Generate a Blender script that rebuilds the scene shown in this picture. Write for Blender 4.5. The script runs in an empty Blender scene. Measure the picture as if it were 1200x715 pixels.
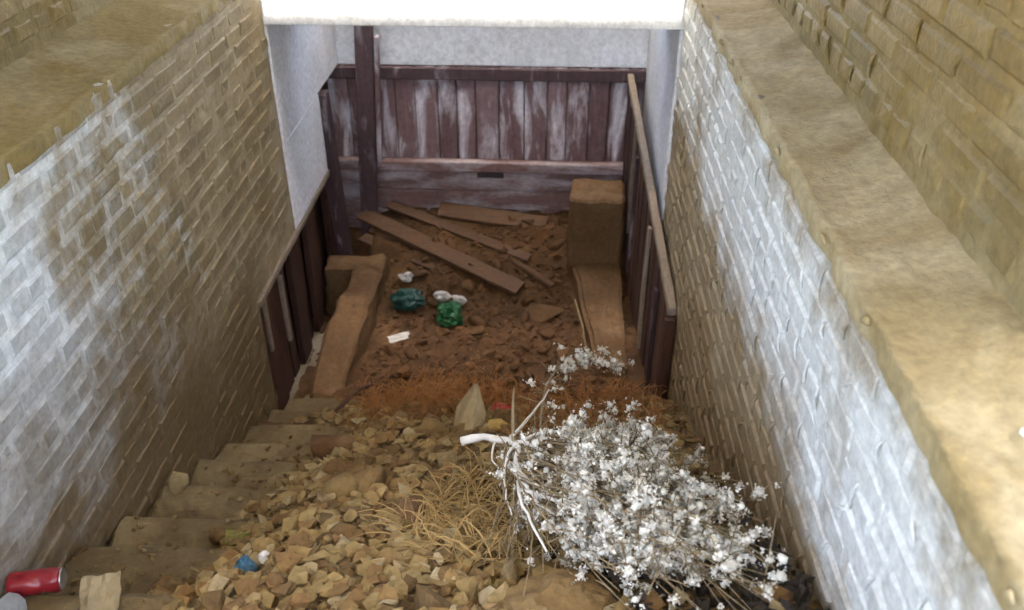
import bpy, bmesh, math, random
import numpy as np
from mathutils import Vector, Matrix, noise as mnoise

random.seed(7); rng = np.random.default_rng(7)
scene = bpy.context.scene
COL = scene.collection
R = math.radians

# ------------------------------------------------------------------ camera
cam_d = bpy.data.cameras.new('camera'); cam = bpy.data.objects.new('camera', cam_d); COL.objects.link(cam)
cam.location = (0, 0, 0)
cam.rotation_euler = (R(90 - 33.14), 0, R(2.56))
cam_d.sensor_width = 36; cam_d.lens = 36 * 1030 / 1200
cam_d.clip_start = .02; cam_d.clip_end = 3000
cam_d.dof.use_dof = True; cam_d.dof.focus_distance = 2.6; cam_d.dof.aperture_fstop = 3.2
scene.camera = cam

# ------------------------------------------------------------------ light
SUN_EL, SUN_AZ = 79.0, 180.0        # sun stands behind the camera, high
world = bpy.data.worlds.new('World'); scene.world = world; world.use_nodes = True
wn = world.node_tree.nodes; wn.clear()
sky = wn.new('ShaderNodeTexSky'); sky.sky_type = 'NISHITA'; sky.sun_disc = False
sky.sun_elevation = R(SUN_EL); sky.sun_rotation = R(SUN_AZ); sky.air_density = 1.0; sky.dust_density = 6.0; sky.ozone_density = .4
bg = wn.new('ShaderNodeBackground'); bg.inputs['Strength'].default_value = .15
wo = wn.new('ShaderNodeOutputWorld')
world.node_tree.links.new(sky.outputs[0], bg.inputs['Color']); world.node_tree.links.new(bg.outputs[0], wo.inputs['Surface'])
sun_d = bpy.data.lights.new('sun', 'SUN'); sun = bpy.data.objects.new('sun', sun_d); COL.objects.link(sun)
sun_d.energy = 4.5; sun_d.angle = R(.5); sun_d.color = (1, .95, .87)
sun.rotation_euler = (R(90 - SUN_EL), 0, R(0))     # light travels towards +Y and down
sun.location = (0, -3, 6)
vs = scene.view_settings
vs.view_transform = 'Standard'; vs.look = 'None'; vs.exposure = 3.6; vs.gamma = 1.0; vs.use_curve_mapping = False
scene.cycles.max_bounces = 4; scene.cycles.diffuse_bounces = 4; scene.cycles.glossy_bounces = 2
scene.cycles.use_adaptive_sampling = True; scene.cycles.adaptive_threshold = .04
scene.cycles.use_denoising = True

# ------------------------------------------------------------------ helpers
def tag(o, label=None, cat=None, group=None, kind=None):
    if label: o['label'] = label
    if cat: o['category'] = cat
    if group: o['group'] = group
    if kind: o['kind'] = kind
    return o

def empty(name, loc, label=None, cat=None, group=None, kind=None):
    o = bpy.data.objects.new(name, None); COL.objects.link(o); o.location = loc
    return tag(o, label, cat, group, kind)

def mesh(name, verts, faces, mat=None, smooth=False):
    me = bpy.data.meshes.new(name)
    me.from_pydata([tuple(map(float, v)) for v in verts], [], [tuple(map(int, f)) for f in faces])
    if mat: me.materials.append(mat)
    if smooth:
        me.polygons.foreach_set('use_smooth', [True] * len(me.polygons))
    me.update()
    return me

def obj(name, me, parent=None, loc=None, rot=None, scale=None):
    """link a mesh (built in world or local coordinates); parent keeps the coordinates given as world ones"""
    o = bpy.data.objects.new(name, me); COL.objects.link(o)
    if loc is not None: o.location = loc
    if rot is not None: o.rotation_euler = rot
    if scale is not None: o.scale = scale
    if parent is not None:
        p = Vector(parent.location); q = parent.parent
        while q is not None: p = p + q.location; q = q.parent
        o.parent = parent; o.location = Vector(o.location) - p
    return o

def fbm(x, y, z, oct=4, lac=2.1, gain=.5):
    a, s, t = 1., 0., 0.
    for _ in range(oct):
        s += a * mnoise.noise((x, y, z)); t += a
        x, y, z, a = x * lac + 3.1, y * lac + 1.7, z * lac + 5.3, a * gain
    return s / t

def box_vf(x0, x1, y0, y1, z0, z1):
    v = [(x0, y0, z0), (x1, y0, z0), (x1, y1, z0), (x0, y1, z0), (x0, y0, z1), (x1, y0, z1), (x1, y1, z1), (x0, y1, z1)]
    f = [(3, 2, 1, 0), (4, 5, 6, 7), (0, 1, 5, 4), (1, 2, 6, 5), (2, 3, 7, 6), (3, 0, 4, 7)]
    return v, f

def bevel_box(name, x0, x1, y0, y1, z0, z1, mat, bev=.008, cuts=0, rough=0., seed=0, smooth=False):
    bm = bmesh.new(); v, f = box_vf(x0, x1, y0, y1, z0, z1)
    bv = [bm.verts.new(p) for p in v]
    for q in f: bm.faces.new([bv[i] for i in q])
    if bev > 0: bmesh.ops.bevel(bm, geom=bm.edges[:], offset=bev, segments=1, affect='EDGES', profile=.5)
    if cuts:
        long_e = [e for e in bm.edges if e.calc_length() > .08]
        bmesh.ops.subdivide_edges(bm, edges=long_e, cuts=cuts, use_grid_fill=True)
    if rough:
        for q in bm.verts:
            c = q.co
            q.co = c + Vector((fbm(c.x * 6 + seed, c.y * 6, c.z * 6, 3), fbm(c.x * 6, c.y * 6 + seed + 9, c.z * 6, 3), fbm(c.x * 6, c.y * 6 + 4, c.z * 6 + seed, 3))) * rough
    me = bpy.data.meshes.new(name); bm.to_mesh(me); bm.free(); me.materials.append(mat)
    if smooth: me.polygons.foreach_set('use_smooth', [True] * len(me.polygons))
    return me

def join_vf(parts):
    V, Fc, n = [], [], 0
    for v, f in parts:
        V.extend(v); Fc.extend([tuple(i + n for i in q) for q in f]); n += len(v)
    return V, Fc

def tube_vf(pts, rad, sides=5):
    V, Fc = [], []
    pts = [Vector(p) for p in pts]
    up = Vector((.31, .52, .8))
    for i, p in enumerate(pts):
        t = (pts[min(i + 1, len(pts) - 1)] - pts[max(i - 1, 0)]).normalized()
        a = t.cross(up)
        if a.length < 1e-3: a = t.cross(Vector((1, 0, 0)))
        a.normalize(); b = t.cross(a)
        r = rad[i] if hasattr(rad, '__len__') else rad
        for k in range(sides):
            an = 2 * math.pi * k / sides
            V.append(p + (a * math.cos(an) + b * math.sin(an)) * r)
    n = len(pts)
    for i in range(n - 1):
        for k in range(sides):
            k2 = (k + 1) % sides
            Fc.append((i * sides + k, i * sides + k2, (i + 1) * sides + k2, (i + 1) * sides + k))
    Fc.append(tuple(range(sides))[::-1]); Fc.append(tuple((n - 1) * sides + k for k in range(sides)))
    return V, Fc

# ------------------------------------------------------------------ materials
def new_mat(name):
    m = bpy.data.materials.new(name); m.use_nodes = True
    nt = m.node_tree; nt.nodes.clear()
    out = nt.nodes.new('ShaderNodeOutputMaterial'); b = nt.nodes.new('ShaderNodeBsdfPrincipled')
    nt.links.new(b.outputs[0], out.inputs['Surface'])
    return m, nt, b

class NT:
    def __init__(s, nt): s.nt = nt; s.L = nt.links.new
    def n(s, t, **k):
        q = s.nt.nodes.new(t)
        for a, v in k.items(): setattr(q, a, v)
        return q
    def pos(s):
        return s.n('ShaderNodeNewGeometry').outputs['Position']
    def mapped(s, src, scale=(1, 1, 1), loc=(0, 0, 0), rot=(0, 0, 0)):
        m = s.n('ShaderNodeMapping'); s.L(src, m.inputs['Vector'])
        m.inputs['Scale'].default_value = scale; m.inputs['Location'].default_value = loc; m.inputs['Rotation'].default_value = rot
        return m.outputs[0]
    def noise(s, vec, scale, detail=4, rough=.55, dist=0):
        q = s.n('ShaderNodeTexNoise'); s.L(vec, q.inputs['Vector'])
        q.inputs['Scale'].default_value = scale; q.inputs['Detail'].default_value = detail
        q.inputs['Roughness'].default_value = rough; q.inputs['Distortion'].default_value = dist
        return q.outputs['Fac']
    def ramp(s, fac, stops):
        r = s.n('ShaderNodeValToRGB'); s.L(fac, r.inputs['Fac']); e = r.color_ramp.elements
        while len(e) < len(stops): e.new(.5)
        for q, (p, c) in zip(e, stops):
            q.position = p; q.color = (c[0], c[1], c[2], 1) if hasattr(c, '__len__') else (c, c, c, 1)
        return r.outputs['Color']
    def mix(s, fac, a, b, blend='MIX'):
        m = s.n('ShaderNodeMix', data_type='RGBA', blend_type=blend)
        for sock, val in ((m.inputs[0], fac), (m.inputs[6], a), (m.inputs[7], b)):
            if hasattr(val, 'is_linked') or hasattr(val, 'links'): s.L(val, sock)
            elif hasattr(val, '__len__'): sock.default_value = (*val, 1)
            else: sock.default_value = val
        return m.outputs[2]
    def math(s, op, a, b=0.):
        m = s.n('ShaderNodeMath', operation=op)
        for sock, val in ((m.inputs[0], a), (m.inputs[1], b)):
            if hasattr(val, 'links'): s.L(val, sock)
            else: sock.default_value = val
        return m.outputs[0]
    def bump(s, h, strength=.4, dist=.01, prev=None):
        b = s.n('ShaderNodeBump'); s.L(h, b.inputs['Height'])
        b.inputs['Strength'].default_value = strength; b.inputs['Distance'].default_value = dist
        if prev is not None: s.L(prev, b.inputs['Normal'])
        return b.outputs[0]
    def rand(s): return s.math('FRACT', s.math('ADD', s.n('ShaderNodeObjectInfo').outputs['Random'], s.n('ShaderNodeNewGeometry').outputs['Random Per Island']))

def masonry(name, base, dark, wash, wash_lo, wash_hi, rough=.7, var=.25, bump=.5, stain=None, stain_lo=.52, stain_hi=.7, spec=.4, seed=0., dirt_shade=None, lit_patch=None, hues=None):
    """brick / plaster: base-dark by noise, patchy lime wash, brown stains that run down"""
    m, nt, b = new_mat(name); s = NT(nt); p = s.mapped(s.pos(), loc=(seed, seed * 2, seed))
    c = s.mix(s.ramp(s.noise(p, 5, 3, .6), [(.3, 0.), (.7, 1.)]), dark, base)
    # each brick a little different
    if hues: c = s.mix(var, c, s.ramp(s.rand(), hues))
    elif var: c = s.mix(var, c, s.ramp(s.rand(), [(0, tuple(k * .55 for k in base)), (.5, base), (1, tuple(min(1, k * 1.35) for k in base))]))
    wv = s.noise(p, 2.2, 4, .62, .6) if not lit_patch else s.noise(p, 3.4, 7, .74, .3)
    if lit_patch:     # lime wash spread to paint brighter daylight into the wall colour: ('y' or 'z', centre, half width)
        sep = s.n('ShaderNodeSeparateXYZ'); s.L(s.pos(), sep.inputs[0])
        dd = s.math('DIVIDE', s.math('ABSOLUTE', s.math('SUBTRACT', sep.outputs['XYZ'.index(lit_patch[0].upper())], lit_patch[1])), lit_patch[2])
        wv = s.math('ADD', wv, s.math('MULTIPLY', s.math('SUBTRACT', .75, s.math('MINIMUM', dd, 1.6)), lit_patch[3]))
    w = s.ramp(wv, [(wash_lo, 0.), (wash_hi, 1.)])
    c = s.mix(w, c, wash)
    if stain:
        st = s.ramp(s.noise(s.mapped(p, scale=(1.6, 1.6, .8)), 1.3, 4, .65, .8), [(stain_lo, 0.), (stain_hi, 1.)])
        c = s.mix(s.math('MULTIPLY', st, .85), c, stain)
    if dirt_shade:      # dirt along the stairs, ragged on top, also painting in the shade low down
        xyz = s.n('ShaderNodeSeparateXYZ'); s.L(s.pos(), xyz.inputs[0])
        above = s.math('ADD', xyz.outputs[2], s.math('ADD', s.math('MULTIPLY', s.math('MINIMUM', xyz.outputs[1], 3.55), .52), 1.79 - .52 * 1.4))
        rag = s.math('ADD', above, s.math('MULTIPLY', s.noise(s.mapped(p, scale=(2.2, 1.2, 2.2)), 1.5, 5, .65, .6), -1.3))
        fade = s.math('MULTIPLY', s.math('MAXIMUM', s.math('SUBTRACT', 2.2, xyz.outputs[1]), 0.), .45)
        c = s.mix(s.ramp(s.math('ADD', rag, s.math('ADD', fade, .45)), [(.10, .95), (.70, 0.)]), c, dirt_shade)
    gr = s.ramp(s.noise(p, 38, 2, .7), [(.25, .72), (.75, 1.12)])
    c = s.mix(1., c, gr, 'MULTIPLY')
    s.L(c, b.inputs['Base Color'])
    b.inputs['Roughness'].default_value = rough
    b.inputs['Specular IOR Level'].default_value = spec
    s.L(s.bump(s.noise(p, 34, 4, .72), bump, .012), b.inputs['Normal'])
    return m

def wood(name, a, c2, grain_axis='z', peel=None, peel_lo=.6, peel_hi=.66, rough=.75, seed=0.):
    m, nt, b = new_mat(name); s = NT(nt)
    sc = {'z': (14, 14, .9), 'y': (14, .9, 14), 'x': (.9, 14, 14)}[grain_axis]
    p0 = s.mapped(s.pos(), loc=(seed, seed, seed)); p = s.mapped(p0, scale=sc)
    g = s.noise(p, 2.2, 6, .65, .4)
    c = s.mix(s.ramp(g, [(.3, 0.), (.7, 1.)]), a, c2)
    c = s.mix(.45, c, s.ramp(s.rand(), [(0, tuple(k * .5 for k in a)), (.5, a), (1, c2)]))
    if peel:
        st = {'z': (5, 5, 1.1), 'y': (5, 1.1, 5), 'x': (1.1, 5, 5)}[grain_axis]
        pl = s.noise(s.mapped(p0, scale=st), 1.9, 8, .6, .5)
        c = s.mix(s.ramp(pl, [(peel_lo, 0.), (peel_hi, 1.)]), c, peel)
    c = s.mix(1., c, s.ramp(s.noise(p0, 30, 5, .7), [(.3, .7), (.7, 1.15)]), 'MULTIPLY')
    s.L(c, b.inputs['Base Color']); b.inputs['Roughness'].default_value = rough
    s.L(s.bump(g, .5, .006), b.inputs['Normal'])
    return m

def plain(name, col, rough=.6, var=.2, bump=.3, scale=30, spec=.4, metal=0.):
    m, nt, b = new_mat(name); s = NT(nt); p = s.pos()
    c = s.mix(s.ramp(s.noise(p, scale, 5, .65), [(.3, 0.), (.7, 1.)]), tuple(k * (1 - var * 1.6) for k in col), col)
    c = s.mix(var, c, s.ramp(s.rand(), [(0, tuple(k * .6 for k in col)), (1, tuple(min(1, k * 1.3) for k in col))]))
    s.L(c, b.inputs['Base Color']); b.inputs['Roughness'].default_value = rough; b.inputs['Metallic'].default_value = metal
    b.inputs['Specular IOR Level'].default_value = spec
    s.L(s.bump(s.noise(p, scale * 2.2, 5, .7), bump, .006), b.inputs['Normal'])
    return m

M = {}
M['brickL'] = masonry('limewashed_brick', (.33, .262, .145), (.21, .155, .072), (.58, .60, .57), .40, .64, .62, .3, .4, stain=(.24, .165, .062), stain_lo=.56, stain_hi=.72, dirt_shade=(.15, .098, .036), lit_patch=('y', .8, 1.85, .55))
M['mortarL'] = masonry('white_pointing', (.46, .385, .25), (.28, .215, .115), (.79, .81, .77), .38, .62, .8, 0, .4, stain=(.26, .185, .075), stain_lo=.56, stain_hi=.72, dirt_shade=(.16, .105, .04), lit_patch=('y', .8, 1.95, .55))
M['brickR'] = masonry('limewashed_brick_glossy', (.37, .29, .17), (.24, .18, .09), (.68, .69, .64), .40, .64, .6, .2, .4, stain=(.26, .18, .08), stain_lo=.54, stain_hi=.7, spec=.6, seed=4., dirt_shade=(.21, .135, .055), lit_patch=('z', -1.19, .36, .38))
M['mortarR'] = masonry('grey_mortar', (.40, .32, .20), (.26, .20, .105), (.68, .69, .64), .40, .64, .6, 0, .6, stain=(.26, .18, .08), stain_lo=.54, stain_hi=.7, seed=4., dirt_shade=(.21, .135, .055), lit_patch=('z', -1.19, .36, .38))
M['brickU'] = masonry('ochre_brick', (.25, .19, .075), (.165, .118, .038), (.32, .26, .125), .48, .7, .6, .3, .5, stain=(.20, .132, .026), stain_lo=.52, stain_hi=.7, seed=9.)
M['mortarU'] = masonry('ochre_mortar', (.28, .22, .095), (.18, .132, .046), (.34, .275, .145), .45, .65, .8, 0, .6, stain=(.21, .137, .03), seed=9.)
M['ledge'] = masonry('cream_plaster', (.36, .285, .14), (.26, .195, .082), (.46, .385, .225), .45, .65, .8, 0, .5, stain=(.24, .155, .034), stain_lo=.53, stain_hi=.72, seed=2.)
M['ledgeL'] = masonry('ochre_plaster', (.30, .235, .095), (.21, .155, .05), (.38, .31, .16), .48, .68, .8, 0, .4, stain=(.23, .16, .04), stain_lo=.5, stain_hi=.64, seed=2.)
M['plaster'] = masonry('white_plaster', (.82, .83, .83), (.70, .71, .70), (.86, .87, .88), .4, .6, .8, 0, .25, stain=(.60, .55, .46), stain_lo=.64, stain_hi=.82, seed=6.)
M['slab'] = masonry('white_concrete', (.80, .80, .78), (.70, .70, .67), (.83, .83, .82), .4, .6, .8, 0, .2, seed=1.)
M['added_roof'] = masonry('added_roof_concrete', (.33, .31, .27), (.25, .23, .2), (.4, .38, .33), .45, .65, .85, 0, .2, seed=3.)
M['ground'] = masonry('dry_ground', (.30, .25, .17), (.22, .18, .11), (.36, .31, .22), .45, .65, .9, 0, .5, seed=5.)
M['step'] = masonry('worn_step', (.19, .135, .055), (.11, .072, .026), (.25, .185, .085), .5, .66, .8, .1, .5, stain=(.095, .056, .018), seed=7.)
M['dirt'] = masonry('rubble_dirt', (.20, .132, .048), (.11, .064, .019), (.27, .195, .085), .5, .7, .9, 0, .9, stain=(.125, .054, .011), stain_lo=.48, stain_hi=.62, seed=8.)
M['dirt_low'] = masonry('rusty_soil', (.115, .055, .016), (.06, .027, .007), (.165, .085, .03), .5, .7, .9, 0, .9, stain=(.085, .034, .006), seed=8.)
M['kerb'] = masonry('brown_render', (.19, .105, .042), (.12, .063, .022), (.24, .148, .07), .5, .7, .85, 0, .8, stain=(.14, .068, .019), seed=11.)
M['stone'] = masonry('rubble_stone', (.245, .172, .066), (.16, .105, .037), (.34, .26, .125), .54, .74, .9, .7, .7, stain=(.125, .07, .02), stain_lo=.46, stain_hi=.66, seed=12., hues=[(0, (.08, .045, .014)), (.3, (.19, .095, .03)), (.6, (.23, .152, .05)), (.9, (.24, .165, .06)), (1, (.36, .28, .14))])
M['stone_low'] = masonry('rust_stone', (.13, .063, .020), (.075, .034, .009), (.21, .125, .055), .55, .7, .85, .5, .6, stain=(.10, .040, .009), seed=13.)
M['wood'] = wood('dark_red_wood', (.045, .016, .008), (.12, .05, .024), 'z')
M['wood_y'] = wood('weathered_rail', (.22, .165, .11), (.34, .27, .19), 'y', seed=3.)
M['post'] = wood('maroon_post', (.05, .026, .028), (.12, .07, .068), 'z', peel=(.30, .25, .26), peel_lo=.56, peel_hi=.68, seed=5.)
M['door'] = wood('peeling_maroon', (.16, .082, .08), (.27, .185, .18), 'z', peel=(.70, .66, .69), peel_lo=.50, peel_hi=.66, seed=6.)
M['door_x'] = wood('peeling_maroon_low', (.24, .125, .10), (.38, .26, .235), 'x', peel=(.60, .53, .53), peel_lo=.46, peel_hi=.66, seed=8.)
M['plank'] = wood('brown_plank', (.075, .036, .014), (.16, .082, .034), 'x', seed=2.)

# ------------------------------------------------------------------ the space
XL, XR = -1.32, .59            # faces of the two lower brick walls
ZL = -.875                     # ledge level = ground outside
Y0, Y1 = -1.2, 4.03            # lower walls run between these
def sline(y): return -1.79 - .52 * (y - 1.4)
def sm(a, b, x):
    t = min(1., max(0., (x - a) / (b - a))); return t * t * (3 - 2 * t)
def H(x, y):
    """top of the rubble"""
    st = sline(min(y, 3.55))
    lift = -.135 + .22 * sm(-1.15, -.55, x) + .075 * sm(-.1, .45, x)
    lift += .13 * sm(2.75, 3.2, y) * (1 - sm(-1.1, -.6, x))
    a = st + lift * (1 - .3 * sm(3, 3.6, y))
    b = -2.93 + .24 * sm(4.35, 5.2, y) + .05 * sm(0, .5, x)
    b -= .17 * (1 - sm(-1.2, -1.1, x))
    t = sm(3.0, 3.7, y)
    return a * (1 - t) + b * t
def Hn(x, y):
    return H(x, y) + .05 * fbm(x * 3.2, y * 3.2, 1.3, 4) + .035 * fbm(x * 13, y * 13, 5, 3)

def tread(x, y):
    k = math.ceil((y - 1.40) / .26); return -1.79 - .135 * k

# outside ground, one sheet with the stairwell cut out of it
gx = [-600, -2.2, 1.4, 600]; gy = [-600, -1.2, 5.75, 900]
V = [(x, y, ZL - .004) for y in gy for x in gx]
Fc = [(j * 4 + i, j * 4 + i + 1, j * 4 + i + 5, j * 4 + i + 4) for j in range(3) for i in range(3) if not (i == 1 and j == 1)]
tag(obj('ground', mesh('ground', V, Fc, M['ground'])), kind='structure')

# floor of the pit under everything
tag(obj('floor', bevel_box('floor', -2.1, 1.3, 3.5, 5.7, -3.3, -3.1, M['ground'], 0)), kind='structure')

# unseen cover added overhead to block and shape the daylight
added_roof = tag(obj('added_roof', bevel_box('added_roof', -2.0, 1.4, -1.6, 3.59, 1.06, 1.2, M['added_roof'], .003)), kind='structure')
tag(obj('added_roof', bevel_box('added_roof', -2.2, 1.4, 3.86, 5.17, 1.06, 1.2, M['added_roof'], .003)), kind='structure')     # added too; slit lets sun onto the slab, far gap lights the back

# stairs: each step a part
stairs = empty('stairs', (-.36, 1.4, -1.79), kind='structure')
random.seed(3)
for k in range(-6, 9):
    yn = 1.40 + .26 * k; zn = -1.79 - .135 * k
    me = bevel_box('step', XL + .004, XR - .004, yn - .30, yn + random.uniform(-.012, .012), zn - .45, zn, M['step'], .018, 11, .034, seed=k * 3)
    obj('step', me, stairs)
obj('landing', bevel_box('landing', XL + .004, XR - .004, Y0, -.46, -1.6, ZL - .012, M['step'], .01), stairs)

# rubble heap filling the lower flight
nx, ny = 120, 280
xs = np.linspace(XL - .06, XR + .0, nx); ys = np.linspace(.35, 5.34, ny)
V = []
for y in ys:
    for x in xs:
        V.append((x, y, Hn(x, y)))
Fc = [(j * nx + i, j * nx + i + 1, (j + 1) * nx + i + 1, (j + 1) * nx + i) for j in range(ny - 1) for i in range(nx - 1)]
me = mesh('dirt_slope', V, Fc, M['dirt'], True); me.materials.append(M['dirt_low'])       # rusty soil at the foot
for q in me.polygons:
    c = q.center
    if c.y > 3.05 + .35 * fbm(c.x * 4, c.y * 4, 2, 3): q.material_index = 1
tag(obj('dirt_slope', me), kind='structure')

# ------------------------------------------------------------------ brick walls
def brick_variant(seed, L, Hh, D, mat, bev, jit):
    """bevelled brick whose face looks to +X, centred on y and z, face at x=0"""
    r = random.Random(seed)
    y, z = L / 2, Hh / 2
    j = lambda a: a + r.uniform(-jit, jit)
    inner = [(j(0), -y + bev + r.uniform(0, jit), -z + bev + r.uniform(0, jit)), (j(0), y - bev - r.uniform(0, jit), -z + bev + r.uniform(0, jit)),
             (j(0), y - bev - r.uniform(0, jit), z - bev - r.uniform(0, jit)), (j(0), -y + bev + r.uniform(0, jit), z - bev - r.uniform(0, jit))]
    mid = (r.uniform(-jit, jit) * .8, r.uniform(-y / 3, y / 3), r.uniform(-z / 3, z / 3))
    ring = [(-bev, -y, -z), (-bev, y, -z), (-bev, y, z), (-bev, -y, z)]
    back = [(-D, -y, -z), (-D, y, -z), (-D, y, z), (-D, -y, z)]
    V = inner + [mid] + ring + back
    Fc = [(0, 1, 4), (1, 2, 4), (2, 3, 4), (3, 0, 4)]
    for i in range(4):
        k = (i + 1) % 4
        Fc.append((5 + i, 5 + k, k, i)); Fc.append((9 + i, 9 + k, 5 + k, 5 + i))
    return V, Fc

CH, BL = .0745, .226
def brick_wall(name, label, X, side, y0, y1, z0, z1, brickmat, mortmat, seed, bev=.007, jit=.003, prot=.004, tilt=.6,
               keep=lambda y, z: True, view=lambda y, z: True, mort_rec=.009, mort_amp=.006, core_rects=None, smear=.5, nmax=295, BL=.226, joint=.011, blobs=0.):
    """side=+1: face looks to +X (left wall); side=-1: face looks to -X (right wall)"""
    rnd = random.Random(seed)
    root = empty(name, (X, (y0 + y1) / 2, z0), label, 'wall')
    flip = side < 0
    vs_ = [brick_variant(seed * 50 + i, BL - joint, CH - joint, .045, brickmat, bev, jit) for i in range(10)]
    vh_ = [brick_variant(seed * 70 + i, BL / 2 - joint, CH - joint, .045, brickmat, bev, jit) for i in range(6)]
    ms = [mesh('brick', v, f, brickmat) for v, f in vs_]; mh = [mesh('brick', v, f, brickmat) for v, f in vh_]
    cand = []
    nc = int((z1 - z0) / CH)
    for c in range(nc):
        z = z1 - (c + .5) * CH
        hd = (c % 5 == 4)
        L = BL / 2 if hd else BL
        y = y0 + (L / 2 if c % 2 else L) + rnd.uniform(-.02, .02)
        while y < y1 - L / 2 + .02:
            yy = y + rnd.uniform(-.006, .006); zz = z + rnd.uniform(-.003, .003) + .004 * math.sin(y * 1.3 + c)
            if keep(yy, zz):
                cand.append((yy, zz, hd, rnd.uniform(-prot, prot), rnd.gauss(0, tilt), rnd.gauss(0, tilt), rnd.gauss(0, tilt), rnd.randrange(10)))
            y += L
    inv = [c for c in cand if view(c[0], c[1])]
    inv.sort(key=lambda c: c[0] * c[0] + c[1] * c[1] * .6)
    vis = set(id(c) for c in inv[:nmax])
    rest = []
    for c in cand:
        yy, zz, hd, pr, ra, rb, rc, iv = c
        rz = R(rb) + (math.pi if flip else 0)
        if id(c) in vis:
            obj('brick', (mh[iv % 6] if hd else ms[iv]), root, (X + side * pr, yy, zz), (R(ra * .5), R(rc), rz))
        else:
            mt = Matrix.Translation((X + side * pr, yy, zz)) @ Matrix.Rotation(rz, 4, 'Z')
            v, f = (vh_[iv % 6] if hd else vs_[iv])
            rest.append(([mt @ Vector(q) for q in v], f))
    if blobs:          # mortar squeezed out of the upright joints
        bl = []
        for yy, zz, hd, pr, *_ in cand:
            if rnd.random() > blobs: continue
            yj = yy + (BL / 4 if hd else BL / 2) + rnd.gauss(0, .006); hh = rnd.uniform(.016, .038); o_ = rnd.uniform(.002, .007); lean = rnd.gauss(0, .012)
            pts = [(X + side * (-.004 + o_ * math.sin(math.pi * t) ** .7), yj + lean * (t - .5) * 2 + .006 * math.sin(t * 3.1), zz + (t - .5) * 2 * hh) for t in (0, .25, .5, .75, 1)]
            w_ = rnd.uniform(.003, .0055)
            bl.append(tube_vf(pts, [w_ * .4, w_, w_ * 1.15, w_, w_ * .4], 5))
        v, f = join_vf(bl); tag(obj('squeezed_mortar', mesh('squeezed_mortar', v, f, mortmat, True), root), kind='stuff')
    if rest:
        v, f = join_vf(rest); tag(obj('far_brickwork', mesh('far_brickwork', v, f, brickmat), root), kind='stuff')
    # mortar bed: a rough sheet just behind the brick faces, on a solid core
    for (ya, yb, za, zb) in (core_rects or [(y0, y1, z0, z1)]):
        ny_, nz_ = max(2, int((yb - ya) / .018)), max(2, int((zb - za) / .018))
        V, Fc = [], []
        for j in range(nz_ + 1):
            for i in range(ny_ + 1):
                yy = ya + (yb - ya) * i / ny_; zz = za + (zb - za) * j / nz_
                d = -mort_rec + mort_amp * fbm(yy * 14 + seed, zz * 14, 2, 3) * 1.6 + smear * .016 * max(0, fbm(yy * 1.7 + seed * 3, zz * 1.7, 7, 3) - .05) * 3
                V.append((X + side * min(d, .001), yy, zz))
        w = ny_ + 1
        for j in range(nz_):
            for i in range(ny_):
                q = (j * w + i, j * w + i + 1, (j + 1) * w + i + 1, (j + 1) * w + i)
                Fc.append(q if side > 0 else q[::-1])
        # close to the back
        n0 = len(V); xb = X - side * .16
        V += [(xb, ya, za), (xb, yb, za), (xb, yb, zb), (xb, ya, zb)]
        c0, c1, c2, c3 = 0, ny_, nz_ * w + ny_, nz_ * w
        Fc += [(n0, n0 + 1, c1, c0), (n0 + 1, n0 + 2, c2, c1), (n0 + 2, n0 + 3, c3, c2), (n0 + 3, n0, c0, c3), (n0, n0 + 3, n0 + 2, n0 + 1)]
        obj('mortar', mesh('mortar', V, Fc, mortmat, True), root)
    return root

def ledge(root, x0, x1, y0, y1, z0, z1, side, mat, seed):
    """sloping plaster ledge; x0 inner edge, x1 at the upper wall"""
    n, m = 14, 200; V, Fc = [], []
    for j in range(m + 1):
        y = y0 + (y1 - y0) * j / m
        e = .016 * fbm(y * 9, seed, 1, 4) + .012 * fbm(y * 28, seed, 3, 2)
        for i in range(n + 1):
            t = i / n; x = x0 + e * (1 - t) * side + (x1 - x0) * t
            z = z0 + (z1 - z0) * t * t + .010 * fbm(x * 5, y * 5, seed, 4) + .009 * fbm(x * 24, y * 24, seed, 3)
            V.append((x, y, z))
        V.append((x0 + e * side, y, z0 - .05))
    w = n + 2
    for j in range(m):
        for i in range(n):
            q = (j * w + i, j * w + i + 1, (j + 1) * w + i + 1, (j + 1) * w + i)
            Fc.append(q if side < 0 else q[::-1])
        q = (j * w + n + 1, j * w, (j + 1) * w, (j + 1) * w + n + 1); Fc.append(q if side < 0 else q[::-1])
    r_ = random.Random(int(seed)); lumps = []
    y = y0
    lumps.append(box_vf(x0 - .002, x0 + .002, y0, y0 + .05, z0 - .03, z0 - .01))
    while y < min(y1, 4.0) and side < 0:
        L_ = r_.uniform(.02, .055); q = r_.uniform(.004, .012)
        lumps.append(tube_vf([(x0 + side * .006, y, z0 - .012), (x0 + side * (.004 + q * .6), y + L_ * .5, z0 - .008), (x0 + side * .002, y + L_, z0 - .014)], [q * .4, q, q * .35], 6)); y += r_.uniform(.12, .6)
    v, f = join_vf(lumps); tag(obj('edge_lumps', mesh('edge_lumps', v, f, mat, True), root), kind='stuff')
    o = obj('ledge', mesh('ledge', V, Fc, mat, True), root)
    return o

def viewed(X):
    def f(y, z):
        fx, fy, fz = (-.0374, .8365, -.5467)
        d = X * fx + y * fy + z * fz
        if d < .1: return False
        u = (X * .999 + y * .0447) / d * 1030; v = -(X * -.0244 + y * .546 + z * .8373) / d * 1030
        return -660 < u < 660 and -420 < v < 420
    return f

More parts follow.
